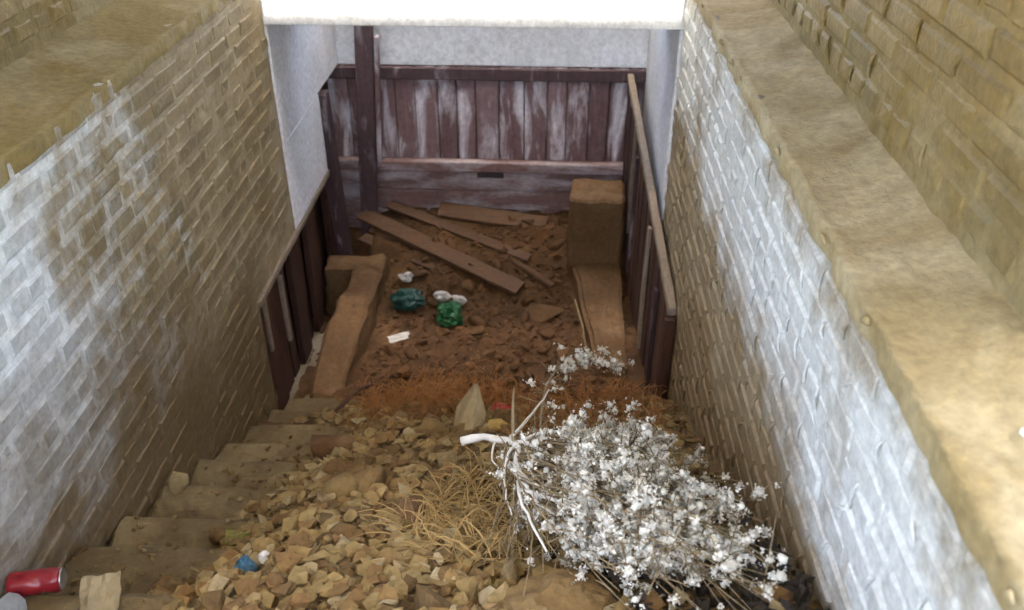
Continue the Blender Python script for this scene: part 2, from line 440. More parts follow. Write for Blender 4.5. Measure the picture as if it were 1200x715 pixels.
WALLBOT = -3.0
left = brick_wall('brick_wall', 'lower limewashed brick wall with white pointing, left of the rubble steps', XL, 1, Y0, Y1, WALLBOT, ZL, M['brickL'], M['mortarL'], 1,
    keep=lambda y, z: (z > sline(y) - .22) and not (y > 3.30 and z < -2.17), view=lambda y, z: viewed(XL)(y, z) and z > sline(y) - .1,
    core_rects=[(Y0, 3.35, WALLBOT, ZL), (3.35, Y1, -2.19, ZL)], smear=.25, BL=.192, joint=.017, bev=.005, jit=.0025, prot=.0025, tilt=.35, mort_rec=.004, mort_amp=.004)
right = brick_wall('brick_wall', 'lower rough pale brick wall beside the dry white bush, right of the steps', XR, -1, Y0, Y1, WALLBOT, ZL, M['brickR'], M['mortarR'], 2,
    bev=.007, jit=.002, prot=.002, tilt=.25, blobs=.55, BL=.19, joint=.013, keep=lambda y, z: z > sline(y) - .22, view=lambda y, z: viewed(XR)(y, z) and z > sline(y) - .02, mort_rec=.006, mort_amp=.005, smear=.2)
tag(ledge(left, XL + .004, -1.66, Y0, 5.68, ZL + .004, ZL + .045, 1, M['ledgeL'], 3.), 'yellow stained plaster ledge along the wall top')
tag(ledge(right, XR - .010, .84, Y0, 5.7, ZL + .004, ZL + .05, -1, M['ledge'], 8.), 'cream plaster ledge with a ragged edge')
# upper walls stop short out of view, openings added to let in side light
UPL, UPR = [(1.6, 5.7, ZL, 1.05)], [(1.22, 5.7, ZL, 1.05)]
upl = brick_wall('brick_wall', 'ochre upper brick wall set back above the left ledge', -1.62, 1, Y0, 5.7, ZL, 1.05, M['brickU'], M['mortarU'], 3,
    bev=.01, jit=.004, prot=.002, tilt=.2, keep=lambda y, z: y > 1.66, view=viewed(-1.62), mort_rec=.004, smear=.5, core_rects=UPL)
upr = brick_wall('brick_wall', 'ochre upper brick wall set back above the right ledge', .80, -1, Y0, 5.7, ZL, 1.05, M['brickU'], M['mortarU'], 4,
    bev=.009, jit=.003, prot=.0025, tilt=.3, keep=lambda y, z: y > 1.28, view=viewed(.80), mort_rec=.007, mort_amp=.005, smear=.25, core_rects=UPR, blobs=.4)

# ------------------------------------------------------------------ slab, plastered recess
slab = empty('concrete_slab', (-.36, 4.03, -1.13), 'bright white concrete slab bridging both walls above the dark pit', 'slab')
obj('slab_body', bevel_box('slab_body', XL - .2, XR + .2, 4.03, 4.6, -1.13, ZL + .06, M['slab'], .004, 6, .002), slab)
def plaster_piece(name, x0, x1, y0, y1, z0, z1, parent, seed=0, mat='plaster', rough=.006):
    return obj(name, bevel_box(name, x0, x1, y0, y1, z0, z1, M[mat], .005, 8, rough, seed), parent)
pl = empty('plaster_wall', (XL, 4.4, -2.2), 'bluish white plaster wall under the slab, left side, above the boards', 'wall')
plaster_piece('lower_plaster', XL - .16, XL + .006, 4.036, 4.78, -2.195, -1.722, pl, 1)
plaster_piece('upper_plaster', XL - .16, XL + .008, 4.034, 5.30, -1.72, -1.133, pl, 2)
plaster_piece('coping', XL - .16, XL + .007, 4.605, 5.30, -1.131, ZL + .03, pl, 8)
pr_ = empty('plaster_wall', (XR, 4.4, -3.0), 'bluish white plaster wall under the slab, right side, behind the boards', 'wall')
plaster_piece('wall_face', XR - .008, XR + .16, 4.034, 5.30, -3.1, -1.133, pr_, 3)
plaster_piece('coping', XR - .007, XR + .16, 4.605, 5.30, -1.131, ZL + .03, pr_, 9)
bk = empty('back_wall', (-.36, 5.3, -1.72), 'pale blue plaster header across the back above the maroon boards', 'wall')
plaster_piece('wall_face', XL - .16, XR + .16, 5.302, 5.5, -1.72, ZL + .05, bk, 4)
obj('wall_core', bevel_box('wall_core', XL - .3, XR + .16, 5.36, 5.5, -3.2, -1.722, M['kerb'], 0), bk)

# ------------------------------------------------------------------ wooden back partition
part = empty('board_partition', (-.43, 5.3, -3.0), 'peeling maroon board partition with white drips closing the far end', 'partition')
random.seed(11)
x = -1.40
while x < .56:
    w = random.uniform(.115, .16); d = random.uniform(-.008, .006)
    obj('board', bevel_box('board', x + .003, min(x + w, .58) - .003, 5.292 + d, 5.33 + d, -2.36, -1.726, M['door'], .005, 2, .004, seed=x * 9), part)
    x += w
tag(obj('top_rail', bevel_box('top_rail', -1.42, .58, 5.262, 5.29, -1.80, -1.724, M['post'], .006, 4, .005), part), 'dark maroon rail under the plaster header')
obj('middle_rail', bevel_box('middle_rail', -1.42, .58, 5.225, 5.29, -2.40, -2.325, M['door_x'], .008, 5, .008), part)
for i, (za, zb) in enumerate([(-2.545, -2.405), (-2.69, -2.55), (-2.85, -2.695), (-3.05, -2.855)]):
    obj('lower_board', bevel_box('lower_board', -1.42, .58, 5.27 + .008 * (i % 2), 5.33, za, zb, M['door_x'], .008, 5, .009, seed=i * 4), part)
tag(obj('latch_plate', bevel_box('latch_plate', -.46, -.29, 5.246, 5.268, -2.445, -2.41, plain('dark_iron', (.07, .05, .045), .6), .006), part), 'dark flat latch plate')

# side boards, left (set into the opening) and right (stand proud of the wall)
lp = empty('board_panelling', (XL, 4.0, -3.0), 'dark red-brown boards filling the opening under the left wall', 'panelling')
random.seed(21); y = 3.36
while y < 4.76:
    w = random.uniform(.11, .19); d = random.uniform(-.03, .02)
    obj('board', bevel_box('board', XL - .10 + d, XL - .065 + d, y + .004, y + w - random.uniform(.004, .03), -3.1, -2.2 - random.uniform(0, .02), M['wood'], .004, 2, .008, seed=y * 7), lp)
    y += w
obj('backing', bevel_box('backing', XL - .2, XL - .14, 3.36, 5.3, -3.15, -1.73, M['wood'], 0), lp)
tag(obj('top_rail', bevel_box('top_rail', XL - .14, XL + .012, 3.34, 4.80, -2.235, -2.197, M['wood_y'], .005, 6, .006), lp), 'pale weathered rail along the top of the boards')
y = 4.90
while y < 5.28:
    w = random.uniform(.1, .15)
    obj('board', bevel_box('board', XL - .10, XL - .065, y + .004, min(y + w, 5.29) - .006, -3.1, -1.732, M['wood'], .004, 2, .006, seed=y * 5), lp); y += w
for (ya, la, lb) in ((3.52, -2.62, -2.3), (3.40, -2.78, -2.5), (3.80, -2.75, -2.35)):
    tag(obj('lath', bevel_box('lath', XL - .06, XL - .04, ya, ya + .035, la, lb, M['wood_y'], .003, 2, .006, seed=ya), lp), 'pale splintered lath')
jamb = tag(obj('jamb_post', bevel_box('jamb_post', -.045, .035, -.05, .05, -.62, .66, M['post'], .006, 5, .006), None, (-1.30, 4.86, -2.40), (R(1.0), R(-1.5), 0)), 'weathered upright jamb post at the left end of the partition', 'post')
post = empty('leaning_post', (-1.18, 5.165, -2.75), 'dark maroon leaning post standing in front of the partition', 'post')
post.rotation_euler = (0, R(3.4), R(3))
def child(o, parent):     # mesh in the local frame of a rotated parent
    o.parent = parent; return o
child(obj('post_shaft', bevel_box('post_shaft', -.055, .055, -.035, .035, -.15, 1.42, M['post'], .008, 6, .008)), post)
child(obj('edge_batten', bevel_box('edge_batten', .062, .09, -.03, .02, .45, 1.25, M['door'], .004, 4, .006)), post)

rp = empty('board_panelling', (.52, 4.0, -3.0), 'dark red-brown boards standing against the right wall', 'panelling')
random.seed(31); y = 3.30
def rtop(y): return -2.15 + (y - 3.28) / 2.0 * .41
def rx(y): return .553 - (y - 3.28) / 2.0 * .083
while y < 5.24:
    w = random.uniform(.10, .18); d = random.uniform(-.006, .006)
    g = random.uniform(.004, .022)
    obj('board', bevel_box('board', rx(y) + .004 + d, rx(y) + .026 + d, y + .002, min(y + w, 5.26) - g, -3.1, rtop(y) - .03, M['wood'], .004, 2, .008, seed=y * 7), rp)
    y += w
me = bevel_box('top_rail', -.006, .034, 3.28, 5.262, -.02, .02, M['wood_y'], .005, 8, .006)
for v in me.vertices:
    v.co.x += rx(v.co.y); v.co.z += rtop(v.co.y) - .012
tag(obj('top_rail', me, rp), 'pale weathered rail capping the boards')
for ya, la, lb, t in ((4.55, -2.72, -1.98, 0), (4.72, -2.55, -1.86, 1), (4.95, -2.5, -1.84, 0), (3.95, -2.85, -2.1, 1), (3.6, -2.9, -2.25, 0)):
    tag(obj('lath', bevel_box('lath', rx(ya) - .014, rx(ya) + .006, ya, ya + .04, la, lb, M['wood_y'] if t else M['post'], .003, 3, .01, seed=ya), rp), 'splintered upright lath')
obj('end_stud', bevel_box('end_stud', .535, .586, 3.26, 3.30, -2.95, -2.19, M['wood'], .005, 3, .006), rp)

# ------------------------------------------------------------------ low brown walls at the foot
lw = empty('low_wall', (-1.08, 4.0, -3.1), 'low brown rendered kerb wall turning a corner by the left boards', 'wall')
me = bevel_box('long_side', -1.19, -1.0, 3.55, 4.60, -3.12, -2.75, M['kerb'], .022, 11, .045, 2)
for v in me.vertices: v.co.z -= .17 * (1 - sm(3.5, 4.0, v.co.y)); v.co.x -= .05 * (1 - sm(3.5, 4.3, v.co.y))
obj('long_side', me, lw)
obj('return', bevel_box('return', -1.36, -.99, 4.56, 4.74, -3.12, -2.735, M['kerb'], .02, 9, .04, 5), lw)
rw = empty('pillar', (.30, 4.7, -3.1), 'square brown rendered pillar with a sloping foot by the right boards', 'pillar')
obj('shaft', bevel_box('shaft', .14, .45, 4.66, 4.95, -3.12, -2.30, M['kerb'], .015, 10, .035, 3), rw)
bm = bmesh.new()
prof = [(4.66, -2.72), (4.2, -2.80), (3.75, -2.84), (3.72, -3.12), (4.66, -3.12)]
vl = [bm.verts.new((.16 + (4.66 - a) * .14, a, b)) for a, b in prof]; vr = [bm.verts.new((.452, a, b)) for a, b in prof]
bm.faces.new(vl[::-1]); bm.faces.new(vr)
for i in range(5): bm.faces.new((vl[i], vl[(i + 1) % 5], vr[(i + 1) % 5], vr[i]))
bmesh.ops.recalc_face_normals(bm, faces=bm.faces[:])
bmesh.ops.bevel(bm, geom=bm.edges[:], offset=.02, segments=2, affect='EDGES')
bmesh.ops.subdivide_edges(bm, edges=[e for e in bm.edges if e.calc_length() > .1], cuts=5, use_grid_fill=True)
bmesh.ops.triangulate(bm, faces=[f for f in bm.faces if len(f.verts) > 4])
for v in bm.verts: v.co += Vector((fbm(v.co.x * 5, v.co.y * 5, v.co.z * 5), 0, fbm(v.co.y * 5, v.co.x * 5, 3))) * .02
me = bpy.data.meshes.new('sloping_foot'); bm.to_mesh(me); bm.free(); me.materials.append(M['kerb']); obj('sloping_foot', me, rw)

# ------------------------------------------------------------------ planks on the floor
def plank(a, b, w, t, label, mat='plank', roll=0.):
    a, b = Vector(a), Vector(b); d = b - a; L = d.length
    me = bevel_box('fallen_plank', -L / 2, L / 2, -w / 2, w / 2, -t / 2, t / 2, M[mat], .004, 5, .007, seed=a.x * 13)
    o = obj('fallen_plank', me); o.location = (a + b) / 2
    q = d.to_track_quat('X', 'Z'); o.rotation_mode = 'QUATERNION'; o.rotation_quaternion = q @ Matrix.Rotation(roll, 3, 'X').to_quaternion()
    return tag(o, label, 'plank', 'planks lying before the partition')
plank((-1.22, 5.12, -2.655), (-.15, 4.55, -2.855), .11, .024, 'long brown plank slanting towards the pillar, nearest the green bag', roll=.25)
plank((-1.05, 5.22, -2.635), (-.10, 4.80, -2.785), .075, .022, 'second slanting plank just behind the long one', roll=.2)
plank((-.72, 5.20, -2.655), (.0, 5.10, -2.70), .12, .03, 'level plank lying along the foot of the partition', roll=.4)
plank((-1.20, 4.98, -2.76), (-.62, 4.72, -2.85), .09, .03, 'short dark plank in front of the jamb post', roll=.1)

plank((-1.15, 5.02, -2.72), (-.30, 4.70, -2.84), .05, .02, 'thin batten lying against the near side of the long plank', roll=.5)
plank((-.45, 5.0, -2.74), (.05, 4.60, -2.86), .06, .02, 'thin batten pointing at the flat pale stone', roll=-.3)
plank((-.95, 4.80, -2.83), (-.72, 5.10, -2.70), .06, .02, 'short batten lying crosswise near the leaning post', roll=.2)

# ------------------------------------------------------------------ rubble stones
def stone_mesh(seed, mat, flat=1.):
    r = random.Random(seed); bm = bmesh.new()
    soft = seed % 2 == 0
    for _ in range(24 if soft else 15):
        u = Vector((r.gauss(0, 1), r.gauss(0, 1), r.gauss(0, 1))).normalized() * r.uniform(.8, 1.05)
        bm.verts.new((u.x * .5, u.y * .5 * r.uniform(.8, 1), u.z * .5 * flat))
    bmesh.ops.convex_hull(bm, input=bm.verts[:])
    for v in [v for v in bm.verts if not v.link_faces]: bm.verts.remove(v)
    me = bpy.data.meshes.new('stone'); bm.to_mesh(me); bm.free(); me.materials.append(mat)
    if soft: me.polygons.foreach_set('use_smooth', [True] * len(me.polygons))
    return me
SM = [stone_mesh(100 + i, M['stone'], random.Random(i).uniform(.35, .8)) for i in range(14)]
SL = [stone_mesh(200 + i, M['stone_low'], random.Random(i).uniform(.4, .8)) for i in range(10)]
random.seed(5)
placed = []; RS = []
def try_place(x, y, r):
    for (a, b, c) in placed:
        if (a - x) ** 2 + (b - y) ** 2 < (.5 * (r + c)) ** 2: return False
    placed.append((x, y, r)); return True
n = 0
for _ in range(6000):
    if n >= 165: break
    y = random.uniform(1.0, 3.3); x = random.uniform(-1.15, .5)
    if random.random() > sm(-1.15, -.7, x): continue
    sz = random.choice([.05, .06, .07, .08, .09, .10, .12, .15]) * random.uniform(.85, 1.15)
    if not try_place(x, y, sz / 2): continue
    o = obj('rubble_stone', random.choice(SM), None, (x, y, Hn(x, y) + sz * .06), (random.gauss(0, .5), random.gauss(0, .5), random.uniform(0, 6.3)), (sz, sz * random.uniform(.6, 1.), sz * random.uniform(.7, 1.1)))
    tag(o, None, 'stone', 'rubble on the buried steps'); RS.append(('tan', o)); n += 1
n = 0
for _ in range(4000):
    if n >= 120: break
    y = random.uniform(3.3, 5.15); x = random.uniform(-.95, .45)
    if x > .1 and y > 3.7: continue
    sz = random.choice([.05, .06, .08, .1, .13]) * random.uniform(.85, 1.2)
    if not try_place(x, y, sz / 2): continue
    o = obj('rubble_stone', random.choice(SL), None, (x, y, Hn(x, y) + sz * .06), (random.gauss(0, .5), random.gauss(0, .5), random.uniform(0, 6.3)), (sz, sz * random.uniform(.6, 1.), sz * random.uniform(.7, 1.1)))
    tag(o, None, 'stone', 'rubble at the foot of the steps'); RS.append(('rust brown', o)); n += 1
# every stone is described by its nearest landmark, the side it lies on and its rank there
MARKS = [('blue wrapper', -.73, 1.45), ('lime yellow wrapper', -.89, 1.79), ('pale card shard', -.295, 2.76), ('golden straw', -.12, 1.75), ('bulging brown sack', .04, 1.27), ('long brown boulder', -.80, 2.52),
         ('squarish orange-tan block', -.36, 1.78), ('dry white bush', .27, 1.8), ('bright green bag', -.56, 4.28), ('dark green bag', -.83, 4.46), ('flat pale stone', -.03, 4.36), ('kerb wall end', -1.05, 3.6), ('rusty dead grass', -.5, 3.3), ('mustard yellow scrap', -.18, 2.71), ('arched twig', .2, 3.9), ('fallen planks', -.5, 4.85)]
ORD = ['', 'second ', 'third ', 'fourth ', 'fifth ', 'sixth ', 'seventh ', 'eighth ', 'ninth ', 'tenth ', 'eleventh ', 'twelfth ', 'thirteenth ', 'fourteenth ', 'fifteenth ', 'sixteenth ', 'seventeenth ', 'eighteenth ', 'nineteenth ', 'twentieth ', 'twenty-first ', 'twenty-second ', 'twenty-third ', 'twenty-fourth ', 'twenty-fifth ', 'twenty-sixth ']
cells = {}
for colr, o in RS:
    x, y = o.location.x, o.location.y
    nm, mx, my = min(MARKS, key=lambda m: (m[1] - x) ** 2 + (m[2] - y) ** 2)
    side_ = ('left of' if x < mx else 'right of') if abs(x - mx) > abs(y - my) else ('just behind' if y > my else 'in front of')
    cells.setdefault((colr, nm, side_), []).append(((x - mx) ** 2 + (y - my) ** 2, o))
for (colr, nm, side_), lst in cells.items():
    lst.sort(key=lambda q: q[0])
    for i, (_, o) in enumerate(lst):
        o['label'] = f'{colr} rubble stone {side_} the {nm}, {ORD[min(i, 25)]}nearest to it'
def big_stone(x, y, sx, sy, sz, rz, label, seed, mat='stone', dz=0., tilt=(0, 0)):
    o = obj('rubble_stone', stone_mesh(seed, M[mat], .8), None, (x, y, Hn(x, y) + sz * .25 + dz), (tilt[0], tilt[1], rz), (sx, sy, sz))
    return tag(o, label, 'stone')
big_stone(-.03, 4.36, .30, .20, .10, .2, 'broad flat pale stone beside the pillar foot', 301, 'kerb')
big_stone(-.80, 2.52, .40, .16, .16, .1, 'long brown boulder lying across the steps near the left wall', 302, 'stone_low')
big_stone(-1.25, 2.14, .09, .09, .14, .3, 'small upright pale block against the left wall on the steps', 303, 'stone', max(0, tread(0, 2.14) - Hn(-1.25, 2.14)))
big_stone(-.97, 1.80, .07, .06, .09, .1, 'small square pale block standing on the left end of a step', 304, 'stone', max(0, tread(0, 1.80) - Hn(-.97, 1.80)))
big_stone(-.55, 2.0, .17, .14, .12, 1.1, 'large tan chunk in the middle of the rubble, left of the straw', 306)
big_stone(-.36, 1.78, .15, .13, .13, .4, 'squarish orange-tan block above the red chip', 307, 'kerb')

# small chips, joined
def scatter_chips(name, n, region, zf, mat, smin, smax, seed, label, cat):
    r = random.Random(seed); parts = []
    protos = []
    for i in range(8):
        me = stone_mesh(seed * 10 + i, mat, r.uniform(.3, .8)); protos.append(([v.co.copy() for v in me.vertices], [tuple(p.vertices) for p in me.polygons])); bpy.data.meshes.remove(me)
    k = 0
    while k < n:
        x = r.uniform(region[0], region[1]); y = r.uniform(region[2], region[3])
        if region[4](x, y) < r.random(): continue
        s_ = r.uniform(smin, smax) * (1 if r.random() < .8 else 1.5)
        mt = Matrix.Translation((x, y, zf(x, y) + s_ * .1)) @ Matrix.Rotation(r.uniform(0, 6.3), 4, 'Z') @ Matrix.Rotation(r.gauss(0, .5), 4, 'X') @ Matrix.Diagonal((s_, s_ * r.uniform(.5, 1), s_ * r.uniform(.5, 1), 1))
        v, f = protos[k % 8]; parts.append(([mt @ q for q in v], f)); k += 1
    v, f = join_vf(parts)
    return tag(obj(name, mesh(name, v, f, mat)), label, cat, kind='stuff')
scatter_chips('stone_chips', 11000, (-1.25, .57, .75, 3.4, lambda x, y: .25 + .75 * sm(-1.1, -.6, x)), Hn, M['stone'], .008, .036, 31, 'small tan chips and crumbs covering the buried steps', 'gravel')
scatter_chips('stone_chips', 3000, (-.98, .47, 3.2, 5.25, lambda x, y: 1.), Hn, M['stone_low'], .014, .04, 32, 'small rust brown chips covering the lower floor', 'gravel')
flakem = masonry('litter_flake', (.28, .195, .07), (.17, .11, .036), (.40, .31, .15), .56, .74, .85, .75, .4, stain=(.13, .07, .018), stain_lo=.5, stain_hi=.66, seed=14., hues=[(0, (.08, .045, .014)), (.3, (.21, .105, .03)), (.55, (.29, .20, .07)), (.85, (.27, .19, .072)), (1, (.44, .36, .21))])
def litter(n, seed):
    r = random.Random(seed); parts = []
    while len(parts) < n:
        x = r.uniform(-1.2, .5); y = r.uniform(1.0, 3.4)
        if r.random() > .15 + .85 * sm(-1.2, -.75, x): continue
        m_ = r.randrange(5, 8); s_ = r.uniform(.014, .042); mt = Matrix.Translation((x, y, Hn(x, y) + .010 + .016 * r.random())) @ Matrix.Rotation(r.uniform(0, 6.3), 4, 'Z') @ Matrix.Rotation(r.gauss(0, .45), 4, 'X')
        rim = [Vector((s_ * r.uniform(.6, 1.2) * math.cos(6.283 * i / m_), s_ * r.uniform(.4, 1.) * math.sin(6.283 * i / m_), s_ * r.uniform(-.2, .2))) for i in range(m_)]
        top = [mt @ q for q in rim]; bot = [mt @ (q - Vector((0, 0, .003))) for q in rim]
        f = [tuple([m_ * 2] + [i, (i + 1) % m_]) for i in range(m_)] + [tuple(range(m_, 2 * m_))[::-1]] + [(i, i + m_, (i + 1) % m_ + m_, (i + 1) % m_) for i in range(m_)]
        parts.append((top + bot + [mt @ Vector((0, 0, s_ * r.uniform(.05, .25)))], f))
    v, f = join_vf(parts); return tag(obj('litter_flakes', mesh('litter_flakes', v, f, flakem)), 'yellow-tan flakes of card and plaster strewn over the buried steps', 'litter', kind='stuff')
litter(3200, 61)
scatter_chips('stone_chips', 420, (-1.30, -.75, 1.0, 3.1, lambda x, y: 1.), tread, M['stone'], .008, .026, 33, 'crumbs and grit lying on the bare left ends of the steps', 'gravel')

# ------------------------------------------------------------------ litter
def crumple(name, sx, sy, sz, mat, seed, sub=3, amp=.35, freq=1.6):
    bm = bmesh.new(); bmesh.ops.create_icosphere(bm, subdivisions=sub, radius=1.)
    for v in bm.verts:
        c = v.co.copy(); q = 1 + amp * fbm(c.x * freq + seed, c.y * freq, c.z * freq, 3) * 2 - amp * .8 * abs(fbm(c.x * 3 * freq, c.y * 3 * freq + seed, c.z * 3 * freq, 2))
        v.co = Vector((c.x * sx * q, c.y * sy * q, c.z * sz * q))
    me = bpy.data.meshes.new(name); bm.to_mesh(me); bm.free(); me.materials.append(mat); return me
def sheet(name, w, h, mat, seed, amp=.02, n=9, outline=None, th=.003):
    """crumpled sheet with a ragged outline and real thickness"""
    r = random.Random(seed); top = []
    for j in range(n):
        for i in range(n):
            u, v = i / (n - 1) - .5, j / (n - 1) - .5
            k = outline(v) if outline else 1.
            e = 1 + .12 * fbm(u * 3 + seed, v * 3, 1, 2)
            top.append(Vector((u * w * k * e, v * h * e, amp * 2 * fbm(u * 2.5 + seed, v * 2.5, 4, 3))))
    V = top + [p - Vector((0, 0, th)) for p in top]; N = n * n; Fc = []
    for j in range(n - 1):
        for i in range(n - 1):
            q = (j * n + i, j * n + i + 1, (j + 1) * n + i + 1, (j + 1) * n + i); Fc.append(q); Fc.append(tuple(k + N for k in q[::-1]))
    rim = [i for i in range(n)] + [j * n + n - 1 for j in range(1, n)] + [(n - 1) * n + i for i in range(n - 2, -1, -1)] + [j * n for j in range(n - 2, 0, -1)]
    for a, b in zip(rim, rim[1:] + rim[:1]): Fc.append((b, a, a + N, b + N))
    return mesh(name, V, Fc, mat)

def surf(x, y, off=0.):      # a point resting on whatever lies there, rubble or bare tread
    return (x, y, max(Hn(x, y), tread(x, y) if y < 3.4 else -9) + off)
green = plain('green_plastic', (.01, .11, .03), .35, .35, .4, 20, .5)
dgreen = plain('dark_green_plastic', (.008, .07, .05), .35, .35, .4, 20, .5)
whitep = plain('white_paper', (.66, .64, .58), .6, .15, .3)
cardb = plain('pale_card', (.36, .28, .15), .8, .2, .3)
redp = plain('red_plastic', (.45, .05, .03), .4, .2)
yel = plain('mustard_scrap', (.45, .30, .07), .6, .2)
bluep = plain('blue_plastic', (.03, .10, .15), .35, .3)
limep = plain('lime_wrapper', (.22, .20, .035), .5, .25)

tag(obj('plastic_bag', crumple('plastic_bag', .085, .08, .07, green, 3, 4, .3, 1.5), None, (-.56, 4.27, Hn(-.56, 4.27) + .05)), 'bright green crumpled plastic bag on the lower floor', 'bag')
tag(obj('plastic_bag', crumple('plastic_bag', .10, .08, .06, dgreen, 8, 4, .3, 1.5), None, (-.83, 4.44, Hn(-.83, 4.44) + .045)), 'dark green crumpled plastic bag behind the bright green one', 'bag')
for i, (x, y, s_, lb) in enumerate([(-.62, 4.46, .05, 'white paper scrap lying on the bright green bag, left one'), (-.52, 4.42, .045, 'white paper scrap at the right rim of the bright green bag'), (-.86, 4.62, .05, 'white paper scrap above the dark green bag')]):
    tag(obj('paper_scrap', crumple('paper_scrap', s_, s_ * .7, s_ * .6, whitep, 20 + i, 2, .5), None, (x, y, Hn(x, y) + s_ * 1.1)), lb, 'paper')
tag(obj('paper_scrap', sheet('paper_scrap', .14, .05, whitep, 4, .01), None, (-.83, 4.10, Hn(-.83, 4.10) + .02), (.3, .1, .6)), 'narrow white paper strip left of the bright green bag', 'paper')
tag(obj('card_shard', sheet('card_shard', .12, .28, cardb, 6, .02, 11, lambda v: 1. if v < .12 else max(.08, 1 - (v - .12) * 2.3), .008), None, surf(-.295, 2.76, .06), (R(34), R(4), R(-6))), 'pale torn card shard pointing up the pile', 'card')
tag(obj('plastic_scrap', crumple('plastic_scrap', .045, .03, .025, redp, 5, 2), None, surf(-.18, 2.96, .02)), 'red plastic scrap beside the pale card shard', 'scrap')
tag(obj('plastic_scrap', crumple('plastic_scrap', .05, .035, .03, yel, 6, 2), None, surf(-.18, 2.71, .024)), 'mustard yellow scrap below the red scrap', 'scrap')
tag(obj('plastic_scrap', crumple('plastic_scrap', .02, .02, .018, yel, 7, 2), None, surf(-.43, 2.47, .012)), 'tiny mustard yellow scrap in the middle of the rubble', 'scrap')
tag(obj('plastic_scrap', crumple('plastic_scrap', .022, .018, .016, redp, 9, 2), None, surf(-.276, 1.773, .012)), 'tiny red chip below the orange-tan block', 'scrap')
tag(obj('plastic_wrapper', crumple('plastic_wrapper', .028, .04, .025, bluep, 11, 4, .28, 1.4), None, surf(-.733, 1.45, .022), (0, .2, .3)), 'crumpled blue plastic wrapper near the bottom left', 'wrapper')
tag(obj('paper_scrap', crumple('paper_scrap', .016, .02, .02, whitep, 14, 2), None, surf(-.70, 1.50, .015)), 'white paper bit touching the blue wrapper', 'paper')
tag(obj('plastic_wrapper', sheet('plastic_wrapper', .10, .06, limep, 12, .02), None, surf(-.89, 1.79, .014), (.1, .1, .2)), 'flat lime yellow wrapper on the rubble above the blue one', 'wrapper')
tag(obj('rag', crumple('rag', .04, .05, .03, plain('grey_rag', (.34, .35, .34), .9, .2), 16, 2), None, surf(-1.27, 1.30, .022)), 'grey white rag in the bottom left corner', 'rag')

# crushed red drink can
can = empty('drink_can', (-1.24, 1.39, -1.760), 'crushed red drink can lying against the left wall', 'can')
can.rotation_euler = (0, R(2), R(14))
def lathe(prof, sides=24, axis='x', dent=0., seed=0):
    V, Fc = [], []
    for (a, r) in prof:
        for k in range(sides):
            an = 2 * math.pi * k / sides; rr = r * (1 - dent * max(0, fbm(a * 30 + seed, math.cos(an) * 1.4, math.sin(an) * 1.4, 3)) * 3)
            V.append((a, rr * math.cos(an), rr * math.sin(an)))
    n = len(prof)
    for i in range(n - 1):
        for k in range(sides):
            k2 = (k + 1) % sides; Fc.append((i * sides + k, (i + 1) * sides + k, (i + 1) * sides + k2, i * sides + k2))
    Fc.append(tuple(range(sides))); Fc.append(tuple(range((n - 1) * sides, n * sides))[::-1])
    return V, Fc
v, f = lathe([(-.062, .024)] + [(-.055 + .11 * i / 10, .031) for i in range(11)] + [(.060, .026)], dent=.28, seed=2)
canred = plain('red_can_paint', (.26, .012, .018), .3, .15, .1, 40, .6)
alu = plain('aluminium', (.6, .58, .55), .35, .15, .1, 40, .5, .9)
child(obj('can_body', mesh('can_body', v, f, canred, True)), can)
v, f = lathe([(.0605, .0275), (.064, .0275), (.064, .024), (.061, .022)], 24)
child(obj('can_end', mesh('can_end', v, f, alu, True)), can)

# sacks at the bottom right
sackm = masonry('sack_cloth', (.22, .14, .05), (.14, .08, .026), (.28, .20, .09), .5, .7, .9, 0, .4, seed=15.)
tag(obj('sack', crumple('sack', .125, .10, .085, sackm, 31, 4, .22, 1.3), None, (.05, 1.25, -1.625), (0, .1, .2)), 'bulging brown sack half buried under the dry bush', 'sack')
# loop of card and stick near the bottom left
tag(obj('card_scrap', sheet('card_scrap', .09, .11, cardb, 22, .02, 9, None, .006), None, surf(-1.06, 1.35, .035), (R(28), 0, .2)), 'pale card scrap leaning on the lowest left step', 'card')
stickm = wood('stick_bark', (.25, .17, .07), (.4, .3, .15), 'x', seed=1.)
def stick(name, pts, r, label, cat='stick', mat=None, sides=6):
    v, f = tube_vf(pts, r, sides); return tag(obj(name, mesh(name, v, f, mat or stickm, True)), label, cat)
stick('dry_stick', [surf(-.99, 1.48, .012), surf(-.95, 1.43, .014), surf(-.90, 1.41, .02)], [.008, .009, .006], 'short dry stick lying beside the leaning card scrap')
stick('dry_stick', [(.14, 4.40, -2.86), (.17, 4.2, -2.70), (.21, 4.0, -2.74), (.24, 3.8, -2.86)], [.004, .006, .005, .004], 'thin arched twig rising from the flat pale stone', 'twig')
stick('dry_stick', [(-.92, 2.98, -2.54), (-.84, 3.1, -2.50), (-.78, 3.15, -2.51)], [.010, .012, .008], 'dark stick lying below the kerb wall end', 'stick', M['wood'])

